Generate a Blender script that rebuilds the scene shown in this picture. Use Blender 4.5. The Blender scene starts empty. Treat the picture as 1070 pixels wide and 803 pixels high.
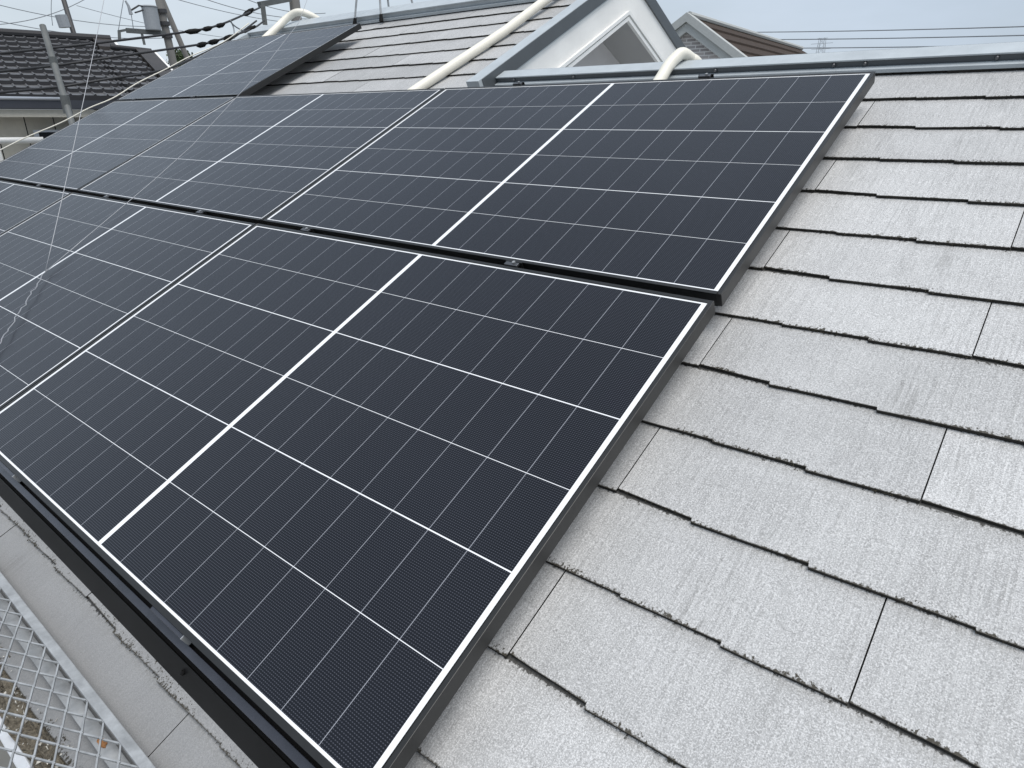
import bpy, bmesh, math, random
from mathutils import Vector, Matrix
S = bpy.context.scene
COL = S.collection
R = math.radians
# ------------------------------------------------------------------ camera
TH = R(25.9342)                       # pitch of the slate roof
CT, ST = math.cos(TH), math.sin(TH)
EYE = Vector((0.54498496, -0.35097528, 0.86389051))
RIGHT = Vector((0.775155147, 0.631770900, 0.000167118))
DOWN = Vector((0.235409683, -0.288591848, -0.928060896))
FWD = Vector((-0.586273639, 0.719430521, -0.372428444))
FPX = 687.753
cam = bpy.data.cameras.new('camera')
camo = bpy.data.objects.new('camera', cam)
COL.objects.link(camo)
cam.sensor_width = 36.0
cam.lens = FPX / 1070.0 * 36.0
cam.clip_start = 0.05
cam.clip_end = 4000
mr = Matrix((RIGHT, -DOWN, -FWD)).transposed().to_4x4()
camo.matrix_world = Matrix.Translation(EYE) @ mr
S.camera = camo
# ------------------------------------------------------------------ sky, sun, exposure
SUN_EL, SUN_AZ = R(70), R(112)        # azimuth measured clockwise from +Y
w = bpy.data.worlds.new('World')
S.world = w
w.use_nodes = True
nt = w.node_tree
nt.nodes.clear()
def wn(t, **k):
    n = nt.nodes.new(t)
    for a, b in k.items():
        setattr(n, a, b)
    return n
sky = wn('ShaderNodeTexSky', sky_type='NISHITA', sun_disc=False)
sky.sun_elevation = SUN_EL
sky.sun_rotation = SUN_AZ
sky.altitude = 50
sky.air_density = 1.3
sky.dust_density = 3.5
sky.ozone_density = 1.0
tc = wn('ShaderNodeTexCoord')
mp = wn('ShaderNodeMapping')
mp.inputs['Scale'].default_value = (1.2, 1.2, 4.0)
nz = wn('ShaderNodeTexNoise')
nz.inputs['Scale'].default_value = 1.7
nz.inputs['Detail'].default_value = 5
nz.inputs['Roughness'].default_value = 0.55
rp = wn('ShaderNodeValToRGB')
rp.color_ramp.elements[0].position = 0.36
rp.color_ramp.elements[0].color = (0.68, 0.68, 0.68, 1)
rp.color_ramp.elements[1].position = 0.68
rp.color_ramp.elements[1].color = (0.97, 0.97, 0.97, 1)
mx = wn('ShaderNodeMix', data_type='RGBA')
mx.inputs['B'].default_value = (5.75, 6.65, 7.75, 1)     # veil of high pale cloud, same units as the sky
geo = wn('ShaderNodeVectorMath', operation='DOT_PRODUCT')
geo.inputs[1].default_value = (-0.93, 0.30, -1.1)
mrg = wn('ShaderNodeMapRange', interpolation_type='SMOOTHSTEP')
mrg.inputs['From Min'].default_value = 0.25
mrg.inputs['From Max'].default_value = 0.95
mx2 = wn('ShaderNodeMix', data_type='RGBA')
mx2.inputs['A'].default_value = (5.85, 6.85, 8.15, 1)
mx2.inputs['B'].default_value = (7.6, 8.5, 9.45, 1)      # brighter cloud low in the west
bg = wn('ShaderNodeBackground')
bg.inputs['Strength'].default_value = 0.10
wo = wn('ShaderNodeOutputWorld')
L = nt.links.new
L(tc.outputs['Generated'], mp.inputs['Vector'])
L(tc.outputs['Generated'], geo.inputs[0])
L(geo.outputs['Value'], mrg.inputs['Value'])
L(mrg.outputs['Result'], mx2.inputs['Factor'])
L(mx2.outputs['Result'], mx.inputs['B'])
L(mp.outputs['Vector'], nz.inputs['Vector'])
L(nz.outputs['Fac'], rp.inputs['Fac'])
L(rp.outputs['Color'], mx.inputs['Factor'])
L(sky.outputs['Color'], mx.inputs['A'])
L(mx.outputs['Result'], bg.inputs['Color'])
L(bg.outputs['Background'], wo.inputs['Surface'])
sun = bpy.data.lights.new('sun', 'SUN')
sun.energy = 3.1
sun.angle = R(45)
sun.color = (1.0, 0.965, 0.92)
suno = bpy.data.objects.new('sun', sun)
COL.objects.link(suno)
sd = Vector((math.sin(SUN_AZ) * math.cos(SUN_EL), math.cos(SUN_AZ) * math.cos(SUN_EL), math.sin(SUN_EL)))
suno.rotation_euler = sd.to_track_quat('Z', 'Y').to_euler()
suno.location = (0, -8, 12)
S.view_settings.view_transform = 'Standard'
S.view_settings.look = 'None'
S.view_settings.gamma = 1.0
S.view_settings.exposure = 0.0
S.view_settings.use_curve_mapping = False

# ------------------------------------------------------------------ helpers
def RV(u, v, n):                      # roof coordinates (along the ridge, up the slope, off the roof) to world
    return Vector((u, v * CT - n * ST, v * ST + n * CT))
ROT = Matrix.Rotation(TH, 4, 'X')
def ray(x, y):
    return (RIGHT * ((x - 535) / FPX) + DOWN * ((y - 401.5) / FPX) + FWD).normalized()
def at(x, y, d):                      # where a far thing stands: bearing seen in the photo, distance d over the ground
    r = ray(x, y)
    return EYE + r * (d / math.hypot(r.x, r.y))
rnd = random.Random(7)

class MB:
    def __init__(s):
        s.v = []; s.f = []; s.m = []; s.uv = []
    def face(s, pts, mi=0, uv=None):
        b = len(s.v)
        s.v += [tuple(p) for p in pts]
        s.f.append(list(range(b, b + len(pts)))); s.m.append(mi)
        s.uv.append(uv if uv else [(0, 0)] * len(pts))
    def hexa(s, p, mi=0):             # p: 4 bottom points anticlockwise seen from above, then 4 top points
        for q in ((3, 2, 1, 0), (4, 5, 6, 7), (0, 1, 5, 4), (1, 2, 6, 5), (2, 3, 7, 6), (3, 0, 4, 7)):
            s.face([p[i] for i in q], mi)
    def box(s, a, b, mi=0):
        (x0, y0, z0), (x1, y1, z1) = a, b
        s.hexa([(x0, y0, z0), (x1, y0, z0), (x1, y1, z0), (x0, y1, z0), (x0, y0, z1), (x1, y0, z1), (x1, y1, z1), (x0, y1, z1)], mi)
    def bar(s, a, b, w, h=None, up=Vector((0, 0, 1)), mi=0):
        a, b = Vector(a), Vector(b)
        h = h or w
        d = (b - a).normalized()
        x = d.cross(up)
        if x.length < 1e-4: x = d.cross(Vector((1, 0, 0)))
        x.normalize(); y = x.cross(d).normalized()
        x *= w / 2; y *= h / 2
        s.hexa([a - x - y, a + x - y, b + x - y, b - x - y, a - x + y, a + x + y, b + x + y, b - x + y], mi)
    def tube(s, pts, r, seg=8, cap=True, mi=0):
        pts = [Vector(p) for p in pts]
        rs = r if isinstance(r, (list, tuple)) else [r] * len(pts)
        n = len(pts)
        t = [(pts[min(i + 1, n - 1)] - pts[max(i - 1, 0)]).normalized() for i in range(n)]
        x = t[0].orthogonal().normalized()
        b = len(s.v)
        for i in range(n):
            x = (x - t[i] * x.dot(t[i])).normalized(); y = t[i].cross(x)
            for k in range(seg):
                a = 2 * math.pi * k / seg
                s.v.append(tuple(pts[i] + (x * math.cos(a) + y * math.sin(a)) * rs[i]))
        for i in range(n - 1):
            for k in range(seg):
                k2 = (k + 1) % seg
                s.f.append([b + i * seg + k, b + i * seg + k2, b + (i + 1) * seg + k2, b + (i + 1) * seg + k])
                s.m.append(mi); s.uv.append([(0, 0)] * 4)
        if cap:
            s.f.append([b + k for k in reversed(range(seg))]); s.m.append(mi); s.uv.append([(0, 0)] * seg)
            s.f.append([b + (n - 1) * seg + k for k in range(seg)]); s.m.append(mi); s.uv.append([(0, 0)] * seg)
    def extrude(s, prof, x0, x1, mi=0, closed=True, caps=True):   # prof in (y,z), run along x
        n = len(prof)
        for i in range(n if closed else n - 1):
            (a, b), (c, d) = prof[i], prof[(i + 1) % n]
            s.face([(x0, a, b), (x0, c, d), (x1, c, d), (x1, a, b)], mi)
        if caps and closed:
            s.face([(x0, a, b) for a, b in reversed(prof)], mi)
            s.face([(x1, a, b) for a, b in prof], mi)
    def build(s, name, mats, parent=None, off=(0, 0, 0), smooth=False, bevel=0):
        me = bpy.data.meshes.new(name)
        o = Vector(off)
        me.from_pydata([tuple(Vector(p) - o) for p in s.v], [], s.f)
        for m in (mats if isinstance(mats, (list, tuple)) else [mats]):
            me.materials.append(m)
        for p, mi in zip(me.polygons, s.m):
            p.material_index = mi; p.use_smooth = smooth
        ul = me.uv_layers.new(name='UVMap')
        k = 0
        for q in s.uv:
            for c in q:
                ul.data[k].uv = c; k += 1
        me.validate(); 
        bm = bmesh.new(); bm.from_mesh(me)
        bmesh.ops.remove_doubles(bm, verts=bm.verts, dist=1e-5)
        bmesh.ops.recalc_face_normals(bm, faces=bm.faces)
        bm.to_mesh(me); bm.free()
        ob = bpy.data.objects.new(name, me)
        COL.objects.link(ob)
        if parent: ob.parent = parent
        if bevel:
            bv = ob.modifiers.new('bevel', 'BEVEL'); bv.width = bevel; bv.segments = 2; bv.limit_method = 'ANGLE'; bv.angle_limit = R(40)
        return ob

def tag(o, label, cat, group=None, kind=None):
    o['label'] = label; o['category'] = cat
    if group: o['group'] = group
    if kind: o['kind'] = kind
    return o
def thing(name, label, cat, loc=(0, 0, 0), rot=(0, 0, 0), group=None):
    o = bpy.data.objects.new(name, None)
    o.empty_display_size = 0.2
    COL.objects.link(o); o.location = loc; o.rotation_euler = rot
    return tag(o, label, cat, group)
def dup(root, loc, label):
    r = root.copy(); COL.objects.link(r); r.location = loc; r['label'] = label
    for ch in list(root.children):
        c = ch.copy(); COL.objects.link(c); c.parent = r
        for g in list(ch.children):
            d = g.copy(); COL.objects.link(d); d.parent = c
    return r

# ------------------------------------------------------------------ materials
def mat(name, col, rough=0.6, metal=0.0, spec=0.5, var=0.0, vscale=20, bump=0.0, bscale=60, coat=0.0, stretch=(1, 1, 1), col2=None, detail=6):
    m = bpy.data.materials.new(name); m.use_nodes = True
    t = m.node_tree; b = t.nodes['Principled BSDF']
    b.inputs['Base Color'].default_value = (*col, 1)
    b.inputs['Roughness'].default_value = rough
    b.inputs['Metallic'].default_value = metal
    b.inputs['Specular IOR Level'].default_value = spec
    b.inputs['Coat Weight'].default_value = coat
    tcn = t.nodes.new('ShaderNodeTexCoord'); mpn = t.nodes.new('ShaderNodeMapping')
    mpn.inputs['Scale'].default_value = stretch
    t.links.new(tcn.outputs['Object'], mpn.inputs['Vector'])
    if var or col2:
        n = t.nodes.new('ShaderNodeTexNoise'); n.inputs['Scale'].default_value = vscale; n.inputs['Detail'].default_value = detail
        n.inputs['Roughness'].default_value = 0.65
        t.links.new(mpn.outputs['Vector'], n.inputs['Vector'])
        r = t.nodes.new('ShaderNodeValToRGB')
        r.color_ramp.elements[0].position = 0.3; r.color_ramp.elements[1].position = 0.7
        c2 = col2 if col2 else tuple(c * (1 - var) for c in col)
        c1 = col if col2 else tuple(min(1, c * (1 + var)) for c in col)
        r.color_ramp.elements[0].color = (*c2, 1); r.color_ramp.elements[1].color = (*c1, 1)
        t.links.new(n.outputs['Fac'], r.inputs['Fac']); t.links.new(r.outputs['Color'], b.inputs['Base Color'])
    if bump:
        n2 = t.nodes.new('ShaderNodeTexNoise'); n2.inputs['Scale'].default_value = bscale; n2.inputs['Detail'].default_value = 4
        t.links.new(mpn.outputs['Vector'], n2.inputs['Vector'])
        bp = t.nodes.new('ShaderNodeBump'); bp.inputs['Strength'].default_value = 1.0; bp.inputs['Distance'].default_value = bump
        t.links.new(n2.outputs['Fac'], bp.inputs['Height']); t.links.new(bp.outputs['Normal'], b.inputs['Normal'])
    return m

class NT:                              # small node-math helper
    def __init__(s, m): s.t = m.node_tree
    def n(s, typ, **k):
        n = s.t.nodes.new(typ)
        for a, b in k.items(): setattr(n, a, b)
        return n
    def link(s, a, b): s.t.links.new(a, b)
    def math(s, op, a, b=None, c=None):
        n = s.n('ShaderNodeMath', operation=op)
        for i, x in enumerate((a, b, c)):
            if x is None: continue
            if isinstance(x, (int, float)): n.inputs[i].default_value = x
            else: s.link(x, n.inputs[i])
        return n.outputs[0]
    def noise(s, vec, scale, detail=4, rough=0.6):
        n = s.n('ShaderNodeTexNoise'); n.inputs['Scale'].default_value = scale; n.inputs['Detail'].default_value = detail; n.inputs['Roughness'].default_value = rough
        s.link(vec, n.inputs['Vector']); return n.outputs['Fac']
    def mapping(s, vec, sc):
        n = s.n('ShaderNodeMapping'); n.inputs['Scale'].default_value = sc; s.link(vec, n.inputs['Vector']); return n.outputs[0]
    def step(s, x, lo, hi):
        n = s.n('ShaderNodeMapRange', interpolation_type='SMOOTHSTEP'); s.link(x, n.inputs['Value'])
        n.inputs['From Min'].default_value = lo; n.inputs['From Max'].default_value = hi
        return n.outputs[0]
    def mix(s, fac, a, b):
        n = s.n('ShaderNodeMix', data_type='RGBA')
        for key, x in (('Factor', fac), ('A', a), ('B', b)):
            sock = n.inputs[key] if key == 'Factor' else [i for i in n.inputs if i.name == key and i.type == 'RGBA'][0]
            if isinstance(x, tuple): sock.default_value = (*x, 1)
            elif isinstance(x, (int, float)): sock.default_value = x
            else: s.link(x, sock)
        return [o for o in n.outputs if o.type == 'RGBA'][0]

def slate_material():
    m = bpy.data.materials.new('weathered slate'); m.use_nodes = True
    h = NT(m); b = m.node_tree.nodes['Principled BSDF']
    tcn = h.n('ShaderNodeTexCoord'); ob = tcn.outputs['Object']; uv = tcn.outputs['UV']
    sep = h.n('ShaderNodeSeparateXYZ'); h.link(uv, sep.inputs[0]); dv = sep.outputs['Y']
    so = h.n('ShaderNodeSeparateXYZ'); h.link(ob, so.inputs[0]); rv = so.outputs['Y']
    tone = h.n('ShaderNodeAttribute', attribute_name='tone').outputs['Fac']
    grain = h.noise(h.mapping(ob, (130, 5, 1)), 1.0, 5, 0.6)       # pressed wood-grain lines running up the slope
    grain2 = h.noise(h.mapping(ob, (420, 16, 1)), 1.0, 3, 0.6)
    speck = h.noise(ob, 300, 4, 0.75)
    speck2 = h.noise(ob, 420, 3, 0.7)
    cloud = h.noise(ob, 5.0, 6, 0.62)
    # colour: bleached grey with lighter and darker mottling
    c = h.mix(h.step(cloud, 0.28, 0.72), (0.385, 0.386, 0.384), (0.475, 0.476, 0.474))
    gm = h.step(h.noise(h.mapping(ob, (4.0, 1.3, 1)), 1.0, 3, 0.5), 0.35, 0.65)     # the pressed grain shows more on some patches
    c = h.mix(h.math('MULTIPLY', h.step(grain, 0.45, 0.66), h.math('MULTIPLY_ADD', gm, 0.30, 0.22)), c, (0.23, 0.23, 0.228))
    c = h.mix(h.math('MULTIPLY', h.step(grain2, 0.50, 0.66), h.math('MULTIPLY_ADD', gm, 0.35, 0.20)), c, (0.25, 0.25, 0.248))
    c = h.mix(h.math('MULTIPLY', h.step(speck, 0.47, 0.62), 0.78), c, (0.245, 0.245, 0.243))
    c = h.mix(h.math('MULTIPLY', h.step(speck2, 0.47, 0.62), 0.62), c, (0.74, 0.74, 0.738))
    c = h.mix(h.math('MULTIPLY', h.step(grain2, 0.42, 0.30), 0.30), c, (0.70, 0.70, 0.695))
    tn = h.n('ShaderNodeMix', data_type='RGBA', blend_type='MULTIPLY'); tn.inputs['Factor'].default_value = 1.0
    cs = [i for i in tn.inputs if i.type == 'RGBA']
    h.link(c, cs[0])
    comb = h.n('ShaderNodeCombineColor')
    for i in range(3): h.link(tone, comb.inputs[i])
    h.link(comb.outputs[0], cs[1])
    c = [o for o in tn.outputs if o.type == 'RGBA'][0]
    # slates turn darker towards the eaves, the limit broken up by noise
    eave_dark = h.math('SUBTRACT', 1.0, h.step(h.math('ADD', rv, h.math('MULTIPLY', cloud, 0.25)), -0.05, 0.40))
    c = h.mix(h.math('MULTIPLY', eave_dark, 0.80), c, (0.205, 0.208, 0.212))
    # dark damp streaks here and there
    stain = h.math('MULTIPLY', h.step(h.noise(h.mapping(ob, (9, 3.0, 1)), 1.0, 5, 0.65), 0.55, 0.75), h.step(grain, 0.40, 0.62))
    c = h.mix(h.math('MULTIPLY', stain, 0.38), c, (0.13, 0.128, 0.12))
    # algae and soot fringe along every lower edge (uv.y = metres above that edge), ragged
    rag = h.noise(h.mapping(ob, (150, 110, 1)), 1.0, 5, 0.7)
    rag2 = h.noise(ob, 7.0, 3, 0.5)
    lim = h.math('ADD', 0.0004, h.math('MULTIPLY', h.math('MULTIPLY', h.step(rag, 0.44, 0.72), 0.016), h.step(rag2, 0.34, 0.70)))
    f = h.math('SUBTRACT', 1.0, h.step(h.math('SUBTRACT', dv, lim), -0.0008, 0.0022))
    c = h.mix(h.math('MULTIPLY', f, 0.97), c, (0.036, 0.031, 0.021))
    # dirt and painted contact shade under the next course up, blackest at its edge
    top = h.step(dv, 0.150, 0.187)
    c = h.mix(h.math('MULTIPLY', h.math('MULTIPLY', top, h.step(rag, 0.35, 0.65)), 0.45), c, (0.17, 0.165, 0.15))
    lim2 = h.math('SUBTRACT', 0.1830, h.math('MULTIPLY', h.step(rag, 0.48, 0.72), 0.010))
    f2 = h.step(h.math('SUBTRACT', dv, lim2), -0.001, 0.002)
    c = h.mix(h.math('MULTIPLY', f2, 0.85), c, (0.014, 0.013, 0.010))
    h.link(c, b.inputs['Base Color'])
    b.inputs['Roughness'].default_value = 0.62
    b.inputs['Specular IOR Level'].default_value = 0.35
    hgt = h.math('ADD', h.math('MULTIPLY', grain, 1.0), h.math('ADD', h.math('MULTIPLY', grain2, 0.45), h.math('MULTIPLY', speck, 0.55)))
    bp = h.n('ShaderNodeBump'); bp.inputs['Strength'].default_value = 0.9; bp.inputs['Distance'].default_value = 0.0014
    h.link(hgt, bp.inputs['Height']); h.link(bp.outputs['Normal'], b.inputs['Normal'])
    return m

def cell_material():
    m = bpy.data.materials.new('silicon cells under glass'); m.use_nodes = True
    h = NT(m); b = m.node_tree.nodes['Principled BSDF']
    tcn = h.n('ShaderNodeTexCoord'); ob = tcn.outputs['Object']
    so = h.n('ShaderNodeSeparateXYZ'); h.link(ob, so.inputs[0])
    px_, py_ = so.outputs['X'], so.outputs['Y']
    def line(x, pitch, w):
        fr = h.math('FRACT', h.math('DIVIDE', x, pitch))
        d = h.math('ABSOLUTE', h.math('SUBTRACT', fr, 0.5))
        return h.math('SUBTRACT', 1.0, h.step(d, w * 0.5, w))
    lv = line(py_, 0.0046, 0.22)       # fine wires along the long side
    lu = line(px_, 0.0050, 0.24)
    dots = h.math('MULTIPLY', lv, lu)
    oi = h.n('ShaderNodeObjectInfo').outputs['Random']
    big = h.noise(ob, 1.6, 3, 0.5)
    c = h.mix(h.step(big, 0.3, 0.7), (0.0048, 0.0056, 0.0085), (0.0070, 0.0081, 0.0118))
    c = h.mix(h.math('MULTIPLY', lv, 0.45), c, (0.024, 0.026, 0.034))
    c = h.mix(h.math('MULTIPLY', dots, 0.75), c, (0.085, 0.090, 0.110))
    h.link(c, b.inputs['Base Color'])
    dust = h.noise(ob, 9, 5, 0.6)
    b.inputs['Roughness'].default_value = 0.22
    r = h.n('ShaderNodeMapRange'); h.link(dust, r.inputs['Value'])
    r.inputs['To Min'].default_value = 0.20; r.inputs['To Max'].default_value = 0.30
    h.link(r.outputs[0], b.inputs['Roughness'])
    b.inputs['IOR'].default_value = 1.36   # anti-reflective solar glass
    return m

M = {}
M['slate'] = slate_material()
M['butt'] = mat('mossy shaded slate edge', (0.018, 0.016, 0.0125), 0.9, var=0.5, vscale=60, bump=0.002, bscale=120)  # moss plus the shade of the gap, both put into this dark colour
M['under'] = mat('roofing felt', (0.03, 0.03, 0.03), 0.95)
M['cell'] = cell_material()
M['white'] = mat('white backsheet', (0.80, 0.81, 0.82), 0.30, coat=0.6)
M['gap'] = mat('thin cell gap', (0.30, 0.31, 0.34), 0.30, coat=0.6)
M['frame'] = mat('black anodised frame', (0.012, 0.0123, 0.012), 0.40, metal=0.0, spec=0.5, var=0.15, vscale=30)
M['cover'] = mat('black painted rail', (0.030, 0.032, 0.042), 0.24, spec=0.7, var=0.25, vscale=18)
M['silver'] = mat('dull aluminium', (0.13, 0.133, 0.14), 0.4, metal=0.8, var=0.1)
M['flash'] = mat('grey coated steel flashing', (0.40, 0.435, 0.455), 0.38, metal=0.0, spec=0.6, var=0.10, vscale=9, bump=0.0006, bscale=14)
M['verge'] = mat('dark grey coated steel', (0.070, 0.079, 0.086), 0.45, spec=0.5, var=0.10, vscale=7)
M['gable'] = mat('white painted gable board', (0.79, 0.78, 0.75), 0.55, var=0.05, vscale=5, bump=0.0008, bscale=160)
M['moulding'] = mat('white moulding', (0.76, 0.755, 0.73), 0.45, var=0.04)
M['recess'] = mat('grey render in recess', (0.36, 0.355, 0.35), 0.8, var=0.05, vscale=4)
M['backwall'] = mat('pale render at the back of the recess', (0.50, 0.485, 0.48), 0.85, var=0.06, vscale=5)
M['pipe'] = mat('cream plastic conduit', (0.74, 0.71, 0.62), 0.42, var=0.05, vscale=12)
M['wall'] = mat('beige siding', (0.58, 0.55, 0.48), 0.75, var=0.08, vscale=6, bump=0.003, bscale=30)
M['fascia'] = mat('cream fascia', (0.52, 0.49, 0.42), 0.6, var=0.06)
M['ktile'] = mat('dark glazed roof tile', (0.125, 0.126, 0.132), 0.28, spec=0.7, var=0.25, vscale=5, detail=3)
M['ktile_brown'] = mat('brown verge tile', (0.030, 0.025, 0.022), 0.5, var=0.25, vscale=8)
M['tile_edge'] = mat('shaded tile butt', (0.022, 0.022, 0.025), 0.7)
M['gutter'] = mat('metallic grey gutter', (0.55, 0.57, 0.60), 0.30, metal=0.6)
M['darkgutter'] = mat('dark gutter underside', (0.06, 0.065, 0.08), 0.5)
M['glass'] = mat('dark window glass', (0.02, 0.022, 0.025), 0.08, spec=0.6)
M['brick'] = None
M['browntile'] = mat('brown roof shingle', (0.048, 0.034, 0.026), 0.8, spec=0.2, var=0.25, vscale=6, stretch=(1, 4, 1))
M['trim'] = mat('grey barge board', (0.42, 0.43, 0.415), 0.55, var=0.05)
M['concrete'] = mat('grey concrete pole', (0.115, 0.113, 0.108), 0.85, var=0.15, vscale=3, stretch=(1, 1, 0.2))
M['darkpole'] = mat('dark steel pole', (0.045, 0.045, 0.048), 0.6, var=0.15)
M['transformer'] = mat('grey transformer paint', (0.30, 0.32, 0.34), 0.45, var=0.06)
M['galv'] = mat('galvanised steel', (0.36, 0.37, 0.375), 0.45, metal=0.35, var=0.28, vscale=26, bump=0.0005, bscale=90)
M['galv_pole'] = mat('dull galvanised pole', (0.125, 0.132, 0.130), 0.6, metal=0.2, var=0.2, vscale=8)
M['rust'] = mat('orange rust', (0.26, 0.12, 0.045), 0.9, var=0.5, vscale=90)
M['cable'] = mat('black cable', (0.02, 0.02, 0.022), 0.6)
M['wire'] = mat('grey wire', (0.24, 0.26, 0.28), 0.6)
M['steelwire'] = mat('stainless wire', (0.36, 0.37, 0.39), 0.45, metal=0.3)
M['rubber'] = mat('black rubber', (0.007, 0.007, 0.007), 0.7, spec=0.2)
M['rail'] = mat('black rail face', (0.0060, 0.0060, 0.0060), 0.5, spec=0.3, var=0.3, vscale=12)
M['moss'] = mat('dry brown moss', (0.105, 0.092, 0.062), 0.95, col2=(0.022, 0.020, 0.014), vscale=150, bump=0.004, bscale=220)
M['debris'] = mat('leaf litter and grit', (0.24, 0.21, 0.16), 0.95, col2=(0.045, 0.038, 0.027), vscale=120, bump=0.012, bscale=110)
M['grit'] = mat('pale grit', (0.55, 0.53, 0.48), 0.9, var=0.3, vscale=60)
M['palegutter'] = mat('pale plastic gutter', (0.62, 0.64, 0.67), 0.4, var=0.08)
M['pylon'] = mat('pale galvanised pylon', (0.34, 0.36, 0.38), 0.6)
M['leaf'] = mat('green leaves', (0.06, 0.09, 0.035), 0.7, var=0.4, vscale=3)
M['bark'] = mat('bark', (0.10, 0.08, 0.06), 0.9, var=0.3)
M['ground'] = mat('town ground', (0.16, 0.16, 0.15), 0.9, var=0.35, vscale=0.15)
M['lichen'] = mat('ochre stain', (0.30, 0.26, 0.16), 0.9, var=0.3, vscale=12)
def brick_material():
    m = bpy.data.materials.new('grey brick'); m.use_nodes = True
    h = NT(m); b = m.node_tree.nodes['Principled BSDF']
    tcn = h.n('ShaderNodeTexCoord')
    br = h.n('ShaderNodeTexBrick'); h.link(tcn.outputs['UV'], br.inputs['Vector'])
    br.inputs['Color1'].default_value = (0.46, 0.42, 0.40, 1); br.inputs['Color2'].default_value = (0.27, 0.25, 0.25, 1)
    br.inputs['Mortar'].default_value = (0.66, 0.64, 0.62, 1); br.inputs['Scale'].default_value = 1.0
    br.inputs['Brick Width'].default_value = 0.17; br.inputs['Row Height'].default_value = 0.055; br.inputs['Mortar Size'].default_value = 0.008
    h.link(br.outputs['Color'], b.inputs['Base Color']); b.inputs['Roughness'].default_value = 0.85
    return m
M['brick'] = brick_material()

GZ = -6.4                              # street level below the eaves
# ------------------------------------------------------------------ ground
g = MB(); g.face([(-900, -900, GZ), (900, -900, GZ), (900, 900, GZ), (-900, 900, GZ)])
tag(g.build('ground', M['ground']), 'grey town ground far below the roofs', 'ground', kind='structure')

# ------------------------------------------------------------------ the slate-roofed house
H0 = RV(0, 0, -0.105)
house = thing('house', 'house with bleached grey slate roof that carries the solar panels', 'house', (0, 0, 0))
roof = None
NR = -0.105                            # height of the slate butts under the plane of the panels
EXP, SW, TK = 0.1865, 0.951, 0.0078
U0, U1 = -5.72, 3.2
VERGE = -1.755
V_LOW, V_RIDGE, V_HIGH = -0.2705, 2.60, 3.90
PROF = [(0.0, 0.003), (0.156, -0.0005), (0.1575, -0.0085), (0.36, -0.002), (0.3615, -0.0095), (0.589, -0.003), (0.5905, -0.0075), (0.767, -0.001), (0.7685, -0.0085), (0.951, -0.002)]
GAP = 0.0012
sl = MB(); tones = []
k = 0
v = V_LOW
while v < V_HIGH - 0.03:
    j0 = 0.0 if k % 2 else 0.476       # joints step by half a slate each course
    i0 = math.floor((U0 - j0) / SW) - 1
    for i in range(i0, 40):
        a = j0 + i * SW
        if a > U1: break
        lo, hi = max(U0, a + GAP), min(U1, a + SW - GAP)
        if v > V_RIDGE - 0.05: hi = min(hi, VERGE)
        if hi - lo < 0.02: continue
        dv = rnd.uniform(-0.0015, 0.0015); dn = rnd.uniform(-0.0006, 0.0006)
        # lower edge polyline, stepped
        def prof(x):
            for (p, q), (r_, s_) in zip(PROF, PROF[1:]):
                if p <= x <= r_: return q + (s_ - q) * (x - p) / (r_ - p)
            return PROF[-1][1] if x > 0.5 else PROF[0][1]
        xs = [lo] + [a + p for p, q in PROF if lo + 1e-4 < a + p < hi - 1e-4] + [hi]
        fine = []
        for x, y in zip(xs, xs[1:]):
            nseg = max(1, int((y - x) / 0.05))
            fine += [x + (y - x) * t / nseg for t in range(nseg)]
        fine.append(hi)
        low = [(x, v + prof(x - a) + dv + rnd.uniform(-0.0007, 0.0007)) for x in fine]
        vt = min(v + EXP + 0.012, V_RIDGE + 0.01 if lo > VERGE else V_HIGH)
        nb = lambda vv: NR + dn - TK * (vv - v) / EXP     # top face slopes under the next course
        ton = rnd.uniform(0.87, 1.06) * (0.89 if v > V_RIDGE - 0.35 and hi < VERGE + 0.3 else 1.0)
        vm = v + 0.024
        for (x0, y0), (x1, y1) in zip(low, low[1:]):
            sl.face([(x0, y0, nb(y0)), (x1, y1, nb(y1)), (x1, vm, nb(vm)), (x0, vm, nb(vm))], 0, [(x0 - a, 0.0), (x1 - a, 0.0), (x1 - a, 0.024), (x0 - a, 0.024)]); tones.append(ton)
        pts = [(x, vm, nb(vm)) for x, y in low] + [(hi, vt, nb(vt)), (lo, vt, nb(vt))]
        sl.face(pts, 0, [(p[0] - a, p[1] - v) for p in pts]); tones.append(ton)
        for (x0, y0), (x1, y1) in zip(low, low[1:]):
            sl.face([(x0, y0, nb(y0) - 0.0074), (x1, y1, nb(y1) - 0.0074), (x1, y1, nb(y1)), (x0, y0, nb(y0))], 1); tones.append(1)
        for (x, y) in (low[0], low[-1]):
            sl.face([(x, y, nb(y) - 0.0074), (x, y, nb(y)), (x, vt, nb(vt)), (x, vt, nb(vt) - 0.0074)], 1); tones.append(1)
    v += EXP; k += 1
roofe = bpy.data.objects.new('roof', None)
# slate field (its own mesh, kept unwelded so every slate keeps its tone)
me = bpy.data.meshes.new('roof')
me.from_pydata(sl.v, [], sl.f)
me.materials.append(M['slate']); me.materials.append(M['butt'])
ul = me.uv_layers.new(name='UVMap'); q = 0
at_ = me.attributes.new('tone', 'FLOAT', 'FACE')
for p, mi, uu, tt in zip(me.polygons, sl.m, sl.uv, tones):
    p.material_index = mi; at_.data[p.index].value = tt
    for c in uu:
        ul.data[q].uv = c; q += 1
me.validate()
roof = bpy.data.objects.new('roof', me); COL.objects.link(roof); roof.parent = house; roof.rotation_euler = (TH, 0, 0)
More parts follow.
